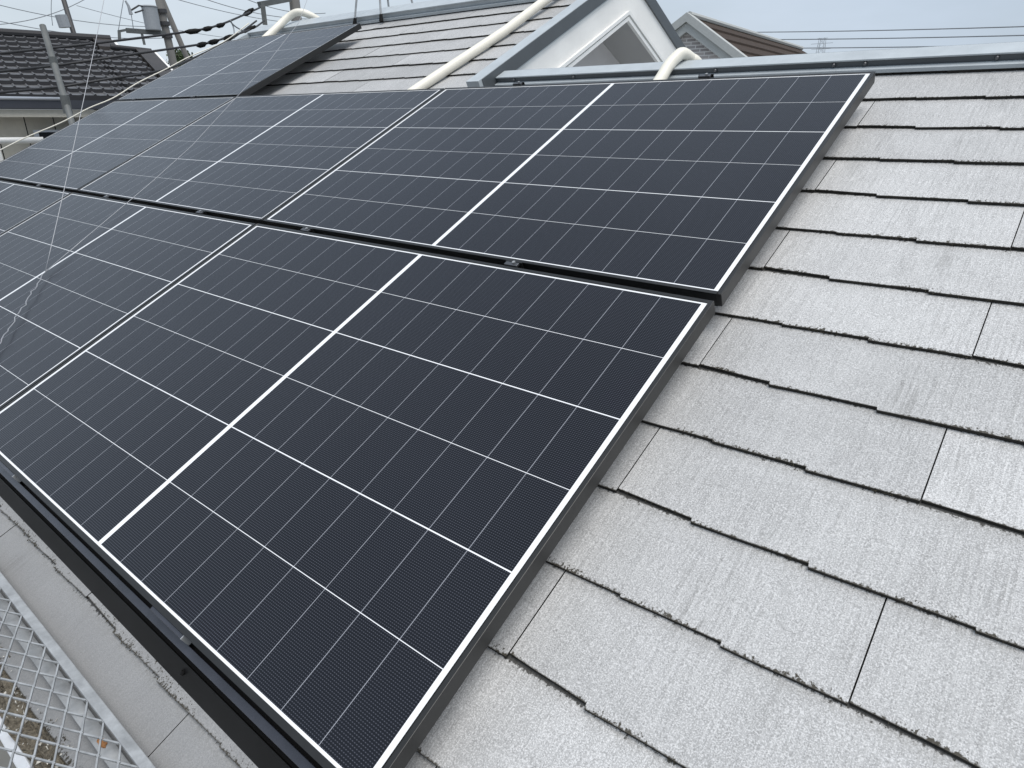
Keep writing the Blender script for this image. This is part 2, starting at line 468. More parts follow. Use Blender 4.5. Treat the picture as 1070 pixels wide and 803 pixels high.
# deck below the slates, far slopes and walls
d = MB()
d.box((U0, V_LOW + 0.02, NR - 0.06), (U1, V_RIDGE, NR - 0.0165))
d.box((U0, V_RIDGE, NR - 0.06), (VERGE - 0.01, V_HIGH + 0.02, NR - 0.0165))
dk = d.build('roof_deck', M['under'], roof)
yr, zr = RV(0, V_RIDGE + 0.03, NR - 0.02).yz
b = MB(); b.face([(VERGE + 0.02, yr, zr), (U1, yr, zr), (U1, yr + 3.2, zr - 3.2 * math.tan(TH)), (VERGE + 0.02, yr + 3.2, zr - 3.2 * math.tan(TH))])
yh, zh = RV(0, V_HIGH + 0.03, NR - 0.015).yz
b.face([(U0, yh, zh), (VERGE - 0.0, yh, zh), (VERGE - 0.0, yh + 4.0, zh - 4.0 * math.tan(TH)), (U0, yh + 4.0, zh - 4.0 * math.tan(TH))])
b.build('back_slope', M['flash'], house)
ye, ze = RV(0, V_LOW + 0.35, NR - 0.07).yz
wl = MB(); wl.box((U0 + 0.35, ye, GZ), (U1 - 0.3, yh + 3.4, ze - 0.02))
wl.build('wall', M['gable'], house)
so_ = MB(); yl, zl = RV(0, V_LOW + 0.03, NR - 0.075).yz
so_.box((U0, yl, zl - 0.14), (U1, yl + 0.02, zl)); so_.box((U0, yl + 0.021, zl - 0.13), (U1, ye + 0.02, zl - 0.11))
so_.build('eave_board', M['gable'], house)
# moss tufts that grow on the slate edges near the eaves
ms = MB()
def tuft(u, v_, n_, s):
    for _ in range(rnd.randint(3, 6)):
        a = rnd.uniform(0, 6.28); r = s * rnd.uniform(0.3, 1.0)
        p = Vector((u + rnd.uniform(-s, s), v_ + rnd.uniform(-0.4, 0.8) * s, n_))
        q_ = Vector((math.cos(a), math.sin(a), 0)) * r * 0.35
        t_ = p + Vector((rnd.uniform(-.5, .5) * s, rnd.uniform(-.2, 1.2) * s, r * 0.8))
        ms.face([p + q_, p - q_, t_])
        ms.face([p + Vector((-q_.y, q_.x, 0)), p - Vector((-q_.y, q_.x, 0)), t_])
def prof_at(u, kk):
    j = 0.0 if kk % 2 else 0.476
    x = (u - j) % SW
    for (p, q_), (r_, s_) in zip(PROF, PROF[1:]):
        if p <= x <= r_: return q_ + (s_ - q_) * (x - p) / (r_ - p)
    return 0
for kk in range(0, 12):
    vb = V_LOW + kk * EXP
    dens = {0: 900, 1: 1000, 2: 120}.get(kk, 0)
    for _ in range(dens):
        u = rnd.uniform(-2.6, 0.3)
        cl = math.sin(u * 9 + kk) + math.sin(u * 23.7 + 2 * kk) + rnd.uniform(-1.2, 1.2)
        if cl < -0.4: continue
        tuft(u, vb + prof_at(u, kk) + rnd.uniform(-0.002, 0.010) * (1 + max(0, cl) * 0.5), NR - 0.002, rnd.uniform(0.0025, 0.006))
    if kk >= 3:
        for _ in range(260):
            u = rnd.uniform(-0.02, 1.3)
            cl = math.sin(u * 11 + kk * 1.7) + math.sin(u * 31 + kk) + rnd.uniform(-1.0, 1.0)
            if cl < 0.1: continue
            tuft(u, vb + prof_at(u, kk) + rnd.uniform(-0.003, 0.005), NR - 0.003, rnd.uniform(0.0018, 0.0038))
mo = ms.build('moss', M['moss'], roof); mo['kind'] = 'stuff'; mo['label'] = 'dry brown moss fringe along the slate edges'
# verge trim of the high roof with dark barge face
vt_ = MB()
vt_.box((-1.815, 2.425, NR), (-1.735, V_HIGH + 0.02, -0.030))
vt_.box((-1.7348, 2.45, -0.098), (-1.7320, V_HIGH + 0.03, -0.0330), 1)
ob_v = vt_.build('verge_trim', [M['flash'], M['verge']], roof, bevel=0.002)
# gable wall with its triangular recess, in the plane x = XG
XG = -1.748
yA, zA = RV(0, 3.955, -0.10).yz        # apex under the barge
TG = math.tan(TH)
def gp(y, z, x=XG): return (x, y, z)
ya, za = 3.552, 1.418                  # recess apex, measured in the gable plane
gw = MB()
zb = 0.55
outer = [(yA - (zA - zb) / TG, zb), (yA, zA), (yA + (zA - zb) / TG, zb)]
dz = za - zb
inner = [(ya - dz / TG * 1.02, zb), (ya, za), (ya + dz / TG * 1.02, zb)]
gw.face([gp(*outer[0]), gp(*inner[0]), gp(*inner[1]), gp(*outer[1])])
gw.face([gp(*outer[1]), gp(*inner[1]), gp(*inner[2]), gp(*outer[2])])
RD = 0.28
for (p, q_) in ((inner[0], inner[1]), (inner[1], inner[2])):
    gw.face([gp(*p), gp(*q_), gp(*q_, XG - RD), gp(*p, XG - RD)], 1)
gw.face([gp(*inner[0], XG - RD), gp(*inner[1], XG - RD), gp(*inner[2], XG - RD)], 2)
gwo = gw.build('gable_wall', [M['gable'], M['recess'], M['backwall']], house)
def chevron(mb, c, half, z0, w_, x0, x1):      # an upside-down V moulding
    (cy, cz) = c
    for sgn in (-1, 1):
        a_ = (cy, cz); e_ = (cy + sgn * (cz - z0) / TG, z0)
        o_ = w_ / math.cos(TH)
        P = [(x0, a_[0], a_[1]), (x0, e_[0], e_[1]), (x0, e_[0], e_[1] + o_), (x0, a_[0], a_[1] + o_)]
        Q = [(x1, y, z) for _, y, z in P]
        mb.hexa(P + Q)
mo_ = MB()
chevron(mo_, (ya, za - 0.002), 1, 1.0, 0.020, XG - 0.01, XG + 0.012)
chevron(mo_, (ya, za + 0.030), 1, 1.0, 0.018, XG - 0.01, XG + 0.018)
mo_.build('moulding', M['moulding'], gwo)
# far barge of the gable (descending behind)
fb = MB()
zo = 0.075
P = lambda y, z, x: (x, y, z)
yT, zT = RV(0, 3.96, -0.030).yz
e = 2.6
for x0, x1, top, bot, mi in ((-1.815, -1.735, 0.0, -0.075, 0),):
    A0 = [P(yT, zT + bot, x0), P(yT, zT + bot, x1), P(yT + e, zT + bot - e * TG, x1), P(yT + e, zT + bot - e * TG, x0)]
    B0 = [P(yT, zT + top, x0), P(yT, zT + top, x1), P(yT + e, zT + top - e * TG, x1), P(yT + e, zT + top - e * TG, x0)]
    fb.hexa(A0 + B0, 0)
fb.build('rear_verge_trim', M['verge'], house)
# low ridge flashing of the right wing: flange, face, sloping plate
fl = MB()
UF0 = -1.730
fl.box((UF0, 2.520, -0.1035), (U1, 2.63, -0.090), 0)
fl.box((UF0 + 0.001, 2.545, -0.0899), (U1, 2.63, -0.0700), 1)
fl.box((UF0, 2.541, -0.0698), (U1, 2.616, -0.064), 0)
flo = fl.build('ridge_flashing', [M['flash'], M['verge']], roof, bevel=0.0015)
yp, zp = RV(0, 2.616, -0.064).yz
fb2 = MB(); fb2.hexa([(UF0, yp, zp - .008), (U1, yp, zp - .008), (U1, yp + .14, zp - .008 - .14 * TG), (UF0, yp + .14, zp - .008 - .14 * TG), (UF0, yp, zp), (U1, yp, zp), (U1, yp + .14, zp - .14 * TG), (UF0, yp + .14, zp - .14 * TG)])
fb2.build('rear_flashing', M['flash'], house)
for u in (-1.62, -1.28, -0.62, -0.19, -0.09, 0.28, 0.66, 1.1):
    sc = MB(); sc.tube([(u, 2.537, -0.079), (u, 2.5415, -0.079), (u, 2.546, -0.079)], [0.0045, 0.007, 0.007], 8)
    sc.build('screw', M['silver'], flo)
# high ridge cap
hc = MB()
hc.box((U0 + .01, 3.78, -0.1035), (-1.83, 3.93, -0.085)); hc.box((U0 + .011, 3.80, -0.0849), (-1.83, 3.93, -0.058)); hc.box((U0 + .01, 3.79, -0.0578), (-1.83, 3.945, -0.050))
hc.build('high_ridge_cap', [M['flash'], M['verge']], roof, bevel=0.0015)
# ochre stain plate under the antenna feet is dirt lying on the slates
# left verge of the roof
lv = MB(); lv.box((U0 - 0.05, V_LOW, NR - 0.03), (U0 + 0.02, V_HIGH, -0.055))
lv.build('left_verge_trim', M['flash'], roof, bevel=0.002)
# eave gutter full of litter, its pale lip
gu = MB()
gu.extrude([(-0.262, -0.19), (-0.262, -0.178), (-0.325, -0.178), (-0.325, -0.116), (-0.345, -0.116), (-0.345, -0.19)], U0, U1)
gub = gu.build('gutter', M['palegutter'], roof, bevel=0.003)
de = MB()
nx_, ny_ = 150, 9
def dh(i, j):
    r2 = random.Random(i * 131 + j * 17); 
    return -0.120 + 0.012 * math.sin(i * .61 + j) * math.sin(i * .23 + 1.7 * j) + r2.uniform(-.006, .014)
uu0, uu1 = -2.2, 0.4
for i in range(nx_):
    for j in range(ny_ - 1):
        f_ = lambda a_, b_: (uu0 + (uu1 - uu0) * a_ / nx_, -0.255 - 0.069 * b_ / (ny_ - 1), dh(a_, b_))
        de.face([f_(i, j), f_(i + 1, j), f_(i + 1, j + 1), f_(i, j + 1)])
dbo = de.build('gutter_litter', M['debris'], gub, smooth=True); dbo['kind'] = 'stuff'; dbo['label'] = 'brown leaf litter and grit lying in the gutter'
gr = MB()
for _ in range(420):
    u = rnd.uniform(-1.7, 0.2); v_ = rnd.uniform(-0.325, -0.25); s = rnd.uniform(0.002, 0.007)
    n_ = -0.112 + rnd.uniform(-.008, .012)
    c_ = Vector((u, v_, n_)); vs = [c_ + Vector((rnd.uniform(-1, 1), rnd.uniform(-1, 1), rnd.uniform(-.6, .8))) * s for _ in range(5)]
    for t_ in ((0, 1, 2), (0, 2, 3), (1, 2, 4), (0, 1, 4), (2, 3, 4)): gr.face([vs[q_] for q_ in t_])
gro = gr.build('grit', M['grit'], gub); gro['kind'] = 'stuff'

# ------------------------------------------------------------------ solar panels
PW, PH, FT = 1.832, 1.134, 0.035
def make_panel(label):
    t = thing('solar_panel', label, 'solar panel', RV(-PW / 2, 0, 0), (TH, 0, 0), 'black framed solar panels on the slate roof')
    lip = 0.0106; lv_ = 0.010
    x0, x1 = -PW / 2, PW / 2
    fr = MB()
    for (a, b) in (((x0, 0, -FT), (x0 + lip, PH, 0)), ((x1 - lip, 0, -FT), (x1, PH, 0)), ((x0 + lip, 0, -FT), (x1 - lip, lv_, 0)), ((x0 + lip, PH - lv_, -FT), (x1 - lip, PH, 0))):
        fr.box(a, b)
    fr.build('frame', M['frame'], t, bevel=0.0012)
    bs = MB(); bs.box((x0 + lip - .002, lv_ - .002, -0.008), (x1 - lip + .002, PH - lv_ + .002, -0.00202))
    bs.build('backsheet', M['white'], t)
    ce = MB()
    cw = 0.8852 / 9
    ru, rv_ = 0.00060, 0.00115
    for half in (0, 1):
        base = x1 - 0.0234 - 0.8852 if half == 0 else x1 - 0.9235 - 0.8853
        for c in range(9):
            for r_ in range(6):
                a0 = base + c * cw + ru; a1 = base + (c + 1) * cw - ru
                if c == 0: a0 -= ru
                if c == 8: a1 += ru
                wl_ = lambda j: 0.0 if j in (0, 6) else (0.00135 if j % 2 == 0 else 0.00070)   # every second gap is wider
                b0 = 0.015 + r_ * 0.184 + wl_(r_); b1 = 0.015 + (r_ + 1) * 0.184 - wl_(r_ + 1)
                z = -0.0019
                ce.face([(a0, b0, z), (a1, b0, z), (a1, b1, z), (a0, b1, z)])
                if c < 8:
                    ce.face([(a1, b0, z), (a1 + 2 * ru, b0, z), (a1 + 2 * ru, b1, z), (a1, b1, z)], 1)
    ce.build('cells', [M['cell'], M['gap']], t)
    return t
R2, R3 = 1.161, 2.324
PITCH = 1.838
p0 = make_panel('front row solar panel at its right end, whole and nearest the camera')
dup(p0, RV(-PW / 2 - PITCH, 0, 0), 'front row solar panel, middle one, cut off by the left side of the photo')
dup(p0, RV(-PW / 2 - 2 * PITCH, 0, 0), 'front row solar panel farthest left, only its top right corner in the photo')
dup(p0, RV(-PW / 2 + .004, R2, -.002), 'second row solar panel at its right end, its top edge along the grey ridge flashing')
dup(p0, RV(-PW / 2 - PITCH + .004, R2, -.002), 'second row solar panel, middle one, its top edge against open slates and the cream conduit')
dup(p0, RV(-PW / 2 - 2 * PITCH + .004, R2, -.002), 'second row solar panel farthest left, its top edge under the uppermost panel')
dup(p0, RV(-PW / 2 - 2 * PITCH - 0.012, R3, -.004), 'uppermost solar panel, alone in its row, its black right edge shading open slates')
# front rail with its cover
rl = MB()
ru0, ru1 = -5.56, -0.006
rl.box((ru0, -0.027, -0.060), (ru1, -0.013, -0.034))
rl.box((ru0, -0.012, -0.064), (ru1, 0.020, -0.0385))
rail = thing('mounting_rail', 'long black mounting rail with stepped cover along the front of the lowest panels', 'rail', RV(0, 0, 0), (TH, 0, 0))
tp = MB(); tp.extrude([(-0.0100, -0.050), (-0.0250, -0.050), (-0.0250, -0.038), (-0.0100, -0.038)], ru0, ru1); tp.build('rail_top', M['cover'], rail, bevel=0.001)
fc = MB(); fc.extrude([(-0.0345, -0.062), (-0.0365, -0.061), (-0.071, -0.1055), (-0.071, -0.109), (-0.0345, -0.109)], ru0, ru1); fc.build('front_cover', M['rail'], rail, bevel=0.0012)
bk = MB(); bk.box((ru0, -0.0344, -0.1065), (ru1, 0.03, -0.0755)); bk.box((ru0, -0.012, -0.0754), (ru1, 0.03, -0.0502)); bk.build('rail_body', M['rubber'], rail)
for u in (-0.52, -2.3):
    sc = MB(); sc.tube([(u, -0.047, -0.073), (u, -0.0535, -0.077)], 0.004, 8); sc.build('bolt', M['rubber'], rail)
# clamps
def make_clamp(label):
    t = thing('panel_clamp', label, 'clamp', RV(0, 0, 0), (TH, 0, 0), 'metal clamps that hold the panels')
    a = MB(); a.box((-0.022, -0.007, -0.004), (0.022, 0.007, 0.0030)); a.build('clamp_plate', M['silver'], t, bevel=0.001)
    b = MB(); b.tube([(0.006, 0.004, 0.0036), (0.006, 0.004, 0.0070)], 0.005, 6); b.build('bolt', M['galv'], t)
    c = MB(); c.box((-0.028, 0.0101, -0.06), (0.028, 0.0128, 0.0015)); c.build('clamp_leg', M['frame'], t)
    return t
c0 = make_clamp('silver clamp in the gap between first and second row, third from the right')
c0.location = RV(-2.285, 1.143, 0)
for u, v_, lab in ((-0.58, 1.143, 'silver clamp in the gap between first and second row, nearest the right end'),
                   (-1.527, 1.143, 'silver clamp in the gap between first and second row, right of the panel seam'),
                   (-3.241, 1.143, 'silver clamp in the gap between first and second row, fourth from the right'),
                   (-4.214, 1.143, 'silver clamp in the gap between first and second row, farthest left'),
                   (-4.248, 2.307, 'silver clamp at the lower edge of the uppermost panel, right one of two'),
                   (-5.17, 2.307, 'silver clamp at the lower edge of the uppermost panel, left one of two'),
                   (-1.40, 2.305, 'silver clamp on the top edge of the second row beside the end of the verge'),
                   (-0.55, 2.305, 'silver clamp on the top edge of the second row beside the bent cream pipe')):
    dup(c0, RV(u, v_, 0), lab)
fcl = thing('front_clip', 'black clip bar hooked under the front edge of the nearest panel', 'clip', RV(-0.575, 0, 0), (TH, 0, 0), 'black clips under the front edge')
a = MB(); a.extrude([(-0.0012, -0.030), (-0.0095, -0.030), (-0.0095, -0.0075), (-0.0012, -0.0065)], -0.062, 0.062); a.build('clip_plate', M['cover'], fcl, bevel=0.001)
a = MB(); a.box((0.0625, -0.0098, -0.031), (0.0645, -0.0012, -0.006)); a.build('clip_end', M['galv'], fcl)
dup(fcl, RV(-1.50, 0, 0), 'black clip bar under the front edge at the left side of the photo')

# ------------------------------------------------------------------ pipes over the roof
def tube_thing(name, label, cat, pts, r, m, seg=12, group=None):
    o = MB(); o.tube(pts, r, seg)
    c = Vector(pts[0])
    ob = o.build(name, m, None, off=c, smooth=True); ob.location = c
    return tag(ob, label, cat, group)
def smoothpath(P, n=8):
    P = [Vector(p) for p in P]; out = []
    for i in range(len(P) - 1):
        p0_, p1_, p2_, p3_ = P[max(i - 1, 0)], P[i], P[i + 1], P[min(i + 2, len(P) - 1)]
        for k_ in range(n):
            t = k_ / n
            out.append(0.5 * ((2 * p1_) + (-p0_ + p2_) * t + (2 * p0_ - 5 * p1_ + 4 * p2_ - p3_) * t * t + (-p0_ + 3 * p1_ - 3 * p2_ + p3_) * t ** 3))
    out.append(P[-1]); return out
tube_thing('conduit_pipe', 'straight cream conduit running up the high roof beside the grey verge', 'pipe', [RV(-2.235, 2.05, -0.078), RV(-2.225, 2.5, -0.078), RV(-2.175, 3.2, -0.076), RV(-2.16, 3.82, -0.055), RV(-2.16, 4.0, -0.05)], 0.026, M['pipe'], 14, 'cream conduits on the roof')
def back(u, v0, n0, run):               # point on the far side of a ridge
    y, z = RV(0, v0, n0).yz
    return Vector((u, y + run, z - run * TG))
tube_thing('conduit_pipe', 'bent cream conduit looping over the low ridge flashing near the gable', 'pipe', smoothpath([RV(-0.80, 2.10, -0.078), RV(-0.805, 2.36, -0.078), RV(-0.812, 2.46, -0.070), RV(-0.812, 2.53, -0.052), RV(-0.803, 2.58, -0.040), RV(-0.790, 2.62, -0.038), back(-0.775, 2.63, -0.040, 0.04), back(-0.755, 2.63, -0.044, 0.10), back(-0.72, 2.63, -0.046, 0.5)]), 0.0235, M['pipe'], 16, 'cream conduits on the roof')
tube_thing('conduit_pipe', 'cream conduit bending over the high ridge behind the uppermost panel', 'pipe', smoothpath([RV(-5.00, 3.1, -0.075), RV(-5.08, 3.42, -0.070), RV(-5.14, 3.72, -0.035), RV(-5.13, 3.88, -0.002), RV(-5.05, 3.97, 0.004), back(-4.95, 3.97, 0.0, 0.12), back(-4.9, 3.97, -0.03, 0.5)]), 0.030, M['pipe'], 14, 'cream conduits on the roof')
# cable along the left verge
vc = smoothpath([RV(u, v_, n_) for u, v_, n_ in ((-6.62, 1.30, -.10), (-6.46, 1.77, -.08), (-6.32, 2.10, -.085), (-6.25, 2.34, -.075), (-6.20, 2.56, -.085), (-6.23, 2.85, -.075), (-6.21, 3.15, -.08), (-6.14, 3.39, -.07), (-6.06, 3.72, -.08), (-5.98, 4.02, -.03))], 5)
tube_thing('verge_cable', 'thin cream cable strung along the far left edge of the slate roof', 'cable', vc, 0.0048, M['pipe'], 8)

# ------------------------------------------------------------------ antenna stand on the high ridge
top = RV(-3.98, 3.96, 0) + Vector((0, 0, 0.95))
ant = thing('antenna_mast', 'thin steel antenna mast on splayed legs standing on the high ridge', 'antenna', RV(-3.98, 3.96, -0.04))
o0 = ant.location.copy()
feet = [RV(-4.12, 3.75, -0.088), RV(-3.80, 3.75, -0.088), back(-4.12, 3.96, -0.06, 0.2), back(-3.80, 3.96, -0.06, 0.2)]
for f_ in feet:
    a = MB(); a.tube([f_ + Vector((0, 0, .01)), top], 0.008, 8); lg = a.build('leg', M['galv'], ant, off=o0)
    b = MB(); b.tube([f_ + Vector((0, 0, -.004)), f_ + (top - f_).normalized() * 0.045], [0.017, 0.012], 8); b.build('rubber_foot', M['rubber'], lg, off=o0)
a = MB(); a.tube([top - Vector((0, 0, .25)), top + Vector((0, 0, 1.6))], 0.016, 10); a.build('mast', M['galv'], ant, off=o0)
a = MB(); a.tube([top + Vector((0, 0, -.02)), top + Vector((0, 0, .03))], 0.035, 10); a.build('collar', M['galv'], ant, off=o0)
anchor = RV(-2.70, 0.60, 0.012)
g_end = RV(-1.95, -0.02, 0.012)
def sag(a, b, s, n=14):
    a, b = Vector(a), Vector(b)
    return [a.lerp(b, i / n) + Vector((0, 0, -4 * s * (i / n) * (1 - i / n))) for i in range(n + 1)]
tube_thing('guy_wire', 'thin steel guy wire crossing the panels up to the antenna on the high ridge', 'wire', [anchor, RV(-2.80, 0.85, .014), RV(-2.925, 1.15, 0.014), RV(-2.97, 1.30, 0.02), RV(-3.10, 1.62, 0.03), RV(-3.6, 2.55, 0.08), RV(-4.02, 3.2, 0.12), top + Vector((0, 0, .1))], 0.0016, M['steelwire'], 6)
tw = [anchor.lerp(g_end, i / 40) + Vector((0.004 * math.sin(i * 1.9) * math.sin(i * .7), 0.004 * math.cos(i * 2.3), 0.003 * math.sin(i))) for i in range(41)]
far_guy = at(120, -60, 4.6)
tube_thing('guy_wire', 'thin steel guy wire rising steeply over the left panels toward the sky', 'wire', sag(anchor, far_guy, 0.02), 0.0016, M['steelwire'], 6)
tube_thing('wire_tail', 'frayed twisted wire tail lying on the front panels at the left', 'wire', tw, 0.0019, M['steelwire'], 6)

# ------------------------------------------------------------------ scaffold plank of expanded metal over the eaves
zpk = -0.142
PY = -0.134
pk = thing('scaffold_plank', 'galvanised scaffold plank of open diamond mesh with a flat edge rail over the gutter', 'scaffold plank', (-0.9, PY, zpk))
po = pk.location.copy()
pu0, pu1 = -2.1, 0.25
zpk0 = zpk
er = MB(); er.box((pu0, PY - 0.005, zpk0 - 0.004), (pu1, PY + 0.013, zpk0 + 0.004)); er.build('edge_rail', M['galv'], pk, off=po, bevel=0.0012)
ef = MB(); ef.box((pu0, PY - 0.030, zpk0 - 0.034), (pu1, PY - 0.004, zpk0 - 0.031)); ef.box((pu0, PY + 0.009, zpk0 - 0.034), (pu1, PY + 0.0125, zpk0 - 0.0045)); ef.build('rail_flange', M['galv'], pk, off=po)
mh = MB()
dx, dy = 0.0725, 0.0350
rows = 16
for j in range(rows):
    y0 = PY - 0.004 - j * dy / 2; y1 = y0 - dy / 2
    nn = int((pu1 - pu0) / dx) + 1
    for i in range(nn):
        xa = pu0 + i * dx + (0 if j % 2 == 0 else dx / 2)
        xa -= 0.15 * (PY - y0)
        for sg in (-1, 1):
            xb = xa + sg * dx / 2
            A = Vector((xa, y0, zpk0 - 0.001)); B_ = Vector((xb, y1, zpk0 - 0.001))
            t_ = (B_ - A)
            kA, kB = A + t_ * 0.10, B_ - t_ * 0.10
            mh.bar(kA, kB, 0.0030, 0.0034)
        mh.bar(Vector((xa - dx * .055, y0, zpk0 - 0.001)), Vector((xa + dx * .055, y0, zpk0 - 0.001)), 0.0042, 0.0036)
mh.build('mesh_deck', M['galv'], pk, off=po)
rs = MB()
for (u_, y_, s_) in ((-0.565, PY - 0.018, .015),):
    for kx in range(1):
        n_ = 14
        cpt = [(u_ + s_ * math.cos(2 * math.pi * i / n_) * rnd.uniform(.6, 1.1), y_ + s_ * .45 * math.sin(2 * math.pi * i / n_) * rnd.uniform(.6, 1.1)) for i in range(n_)]
        rs.face([(x, y, zpk0 - 0.0306) for x, y in cpt]); rs.face([(x, y, zpk0 - 0.0296 + 0) for x, y in reversed(cpt)])
rs.build('rust_patch', M['rust'], pk, off=po)

# ------------------------------------------------------------------ neighbour house on the left: tiled roof facing us
def axis_from_vp(xv, yv):
    r = ray(xv, yv); v_ = Vector((r.x, r.y, 0)); return v_.normalized()
AL = axis_from_vp(1500, 125.4)          # direction its ridge runs
NL = Vector((AL.y, -AL.x, 0))           # outward, toward our roof
E0 = at(0, 104, 10.2)                   # a point of the eave
def LH(s, out, z): return E0 + AL * s + NL * out + Vector((0, 0, z))
lh = thing('tiled_house', 'neighbouring beige house with a dark tiled roof and metal gutter', 'house', LH(0, 0, 0) + Vector((0, 0, GZ - E0.z)))
lo_ = lh.location.copy()
def s_at(x, y, out, z):                 # where along the eave direction the photo column x falls, for a line at (out, z)
    best = min((abs((lambda q_: 535 + FPX * (q_ - EYE).dot(RIGHT) / (q_ - EYE).dot(FWD))(LH(s_ * .05, out, z)) - x), s_ * .05) for s_ in range(-100, 200))
    return best[1]
PIT = R(18); ROWS = 11; RL = 0.262      # tile rows up the slope
run = ROWS * RL * math.cos(PIT); rise = ROWS * RL * math.sin(PIT)
s_ridge = s_at(115, 35, -run, rise)
s_eave = s_ridge + 0.25
r2 = 9                                  # rows of the lower extension
run2, rise2 = r2 * RL * math.cos(PIT), r2 * RL * math.sin(PIT)
s_ext = s_at(160, 50, -run2, rise2)
tl = MB(); te = MB()
TWL = 0.132
prof_t = [(0.0, 0.004), (0.010, 0.017), (0.020, 0.017), (0.032, 0.001), (0.07, 0.0), (0.132, 0.002)]
def tile_field(mb, sa, sb, row0, row1, mi_fn=None):
    for r_ in range(row0, row1):
        d0, d1 = r_ * RL, (r_ + 1) * RL + 0.02
        s_ = sa
        while s_ < sb - 0.01:
            ds = [(s_ + a_, h_) for a_, h_ in prof_t if s_ + a_ <= sb]
            for (a_, h_), (b_, g_) in zip(ds, ds[1:]):
                def pt(s__, dd, hh): return LH(s__, -dd * math.cos(PIT) , dd * math.sin(PIT)) + Vector((0, 0, hh))
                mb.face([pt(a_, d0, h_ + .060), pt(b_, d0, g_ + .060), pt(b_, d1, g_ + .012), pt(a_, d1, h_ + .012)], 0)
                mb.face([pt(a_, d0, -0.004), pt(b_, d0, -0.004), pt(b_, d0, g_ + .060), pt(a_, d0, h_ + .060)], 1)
            s_ += TWL
sl_ = -3.0
main = MB(); tile_field(main, sl_, s_ridge - 0.25, 0, ROWS)
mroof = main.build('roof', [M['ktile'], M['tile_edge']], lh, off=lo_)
ex = MB(); tile_field(ex, s_ridge - 0.25 - 0.14, s_ext - 0.22, 0, r2)
ex.build('extension_roof', [M['ktile'], M['tile_edge']], lh, off=lo_)
vg = MB()
def slab(mb, sa, sb, d0, d1, h0, h1, mi=0):
    f_ = lambda s__, dd, hh: LH(s__, -dd * math.cos(PIT), dd * math.sin(PIT)) + Vector((0, 0, hh))
    mb.hexa([f_(sa, d0, h0), f_(sb, d0, h0), f_(sb, d1, h0), f_(sa, d1, h0), f_(sa, d0, h1), f_(sb, d0, h1), f_(sb, d1, h1), f_(sa, d1, h1)], mi)
slab(vg, s_ridge - 0.25, s_ridge, r2 * RL, ROWS * RL, -0.05, 0.07); slab(vg, s_ext - 0.22, s_ext, 0, r2 * RL, -0.05, 0.07)
vg.build('verge_tile', M['ktile_brown'], mroof, off=lo_)
wv = MB(); slab(wv, s_ridge + .001, s_ridge + 0.05, r2 * RL, ROWS * RL, -0.10, 0.05); slab(wv, s_ext + .001, s_ext + 0.05, 0, r2 * RL, -0.10, 0.05)
wv.build('verge_board', M['moulding'], mroof, off=lo_)
rt = MB()
a_, b_ = LH(sl_, -run, rise + .055), LH(s_ridge, -run, rise + .055)
rt.tube([a_, b_], 0.055, 10); rt.tube([LH(s_ridge - .1, -run2, rise2 + .07), LH(s_ext, -run2, rise2 + .04)], 0.035, 10)
rt.build('ridge_tile', M['tile_edge'], mroof, off=lo_)
bs_ = MB(); bs_.hexa([LH(sl_, -run, rise), LH(s_ridge, -run, rise), LH(s_ridge, -2 * run, 0), LH(sl_, -2 * run, 0)] + [LH(sl_, -run, rise + .03), LH(s_ridge, -run, rise + .03), LH(s_ridge, -2 * run, .03), LH(sl_, -2 * run, .03)])
bs_.hexa([LH(s_ridge, -run2, rise2), LH(s_ext, -run2, rise2), LH(s_ext, -run2 - 2.6, rise2 - 1.2), LH(s_ridge, -run2 - 2.6, rise2 - 1.2)] + [LH(s_ridge, -run2, rise2 + .03), LH(s_ext, -run2, rise2 + .03), LH(s_ext, -run2 - 2.6, rise2 - 1.17), LH(s_ridge, -run2 - 2.6, rise2 - 1.17)])
bs_.build('back_slope', M['ktile'], lh, off=lo_)
s_gut = s_at(64, 104, 0.07, -0.03)
gt = MB(); gt.tube([LH(sl_, 0.085, 0.012), LH(s_gut, 0.085, 0.012)], 0.020, 12); gto = gt.build('gutter', M['gutter'], lh, off=lo_, smooth=True)
gt2 = MB()
gt2.hexa([LH(sl_, 0.0, -.105), LH(s_ext, 0.0, -.105), LH(s_ext, .075, -.095), LH(sl_, .075, -.095), LH(sl_, 0.0, 0.0), LH(s_ext, 0.0, 0.0), LH(s_ext, .088, 0.0), LH(sl_, .088, 0.0)])
gt2.build('gutter_back', M['darkgutter'], lh, off=lo_)
fs = MB()
fs.hexa([LH(sl_, -.04, -.19), LH(s_ext - .1, -.04, -.19), LH(s_ext - .1, .03, -.19), LH(sl_, .03, -.19), LH(sl_, -.04, -.107), LH(s_ext - .1, -.04, -.107), LH(s_ext - .1, .03, -.107), LH(sl_, .03, -.107)])
fs.build('fascia', M['fascia'], lh, off=lo_)
wa = MB()
hz_ = GZ - E0.z
def wbox(mb, sa, sb, oa, obb, za_, zb_, mi=0):
    mb.hexa([LH(sa, oa, za_), LH(sb, oa, za_), LH(sb, obb, za_), LH(sa, obb, za_), LH(sa, oa, zb_), LH(sb, oa, zb_), LH(sb, obb, zb_), LH(sa, obb, zb_)], mi)
s_ = sl_ + .2
pw_ = 0.30
k = 0
while s_ < s_ext - .5:
    wbox(wa, s_ + .006, s_ + pw_ - .006, -2 * run + .6, -0.34, hz_, -.17); s_ += pw_
wbox(wa, sl_ + .2, s_ext - .5, -2 * run + .62, -0.352, hz_, -.165, 1)
wall_l = wa.build('wall', [M['wall'], M['under']], lh, off=lo_)
swin = s_at(36, 140, -.17, -.36)
wi = MB(); wbox(wi, swin, swin + 1.1, -.19, -.150, -1.45, -.335); wf = wi.build('window', M['gutter'], lh, off=lo_)
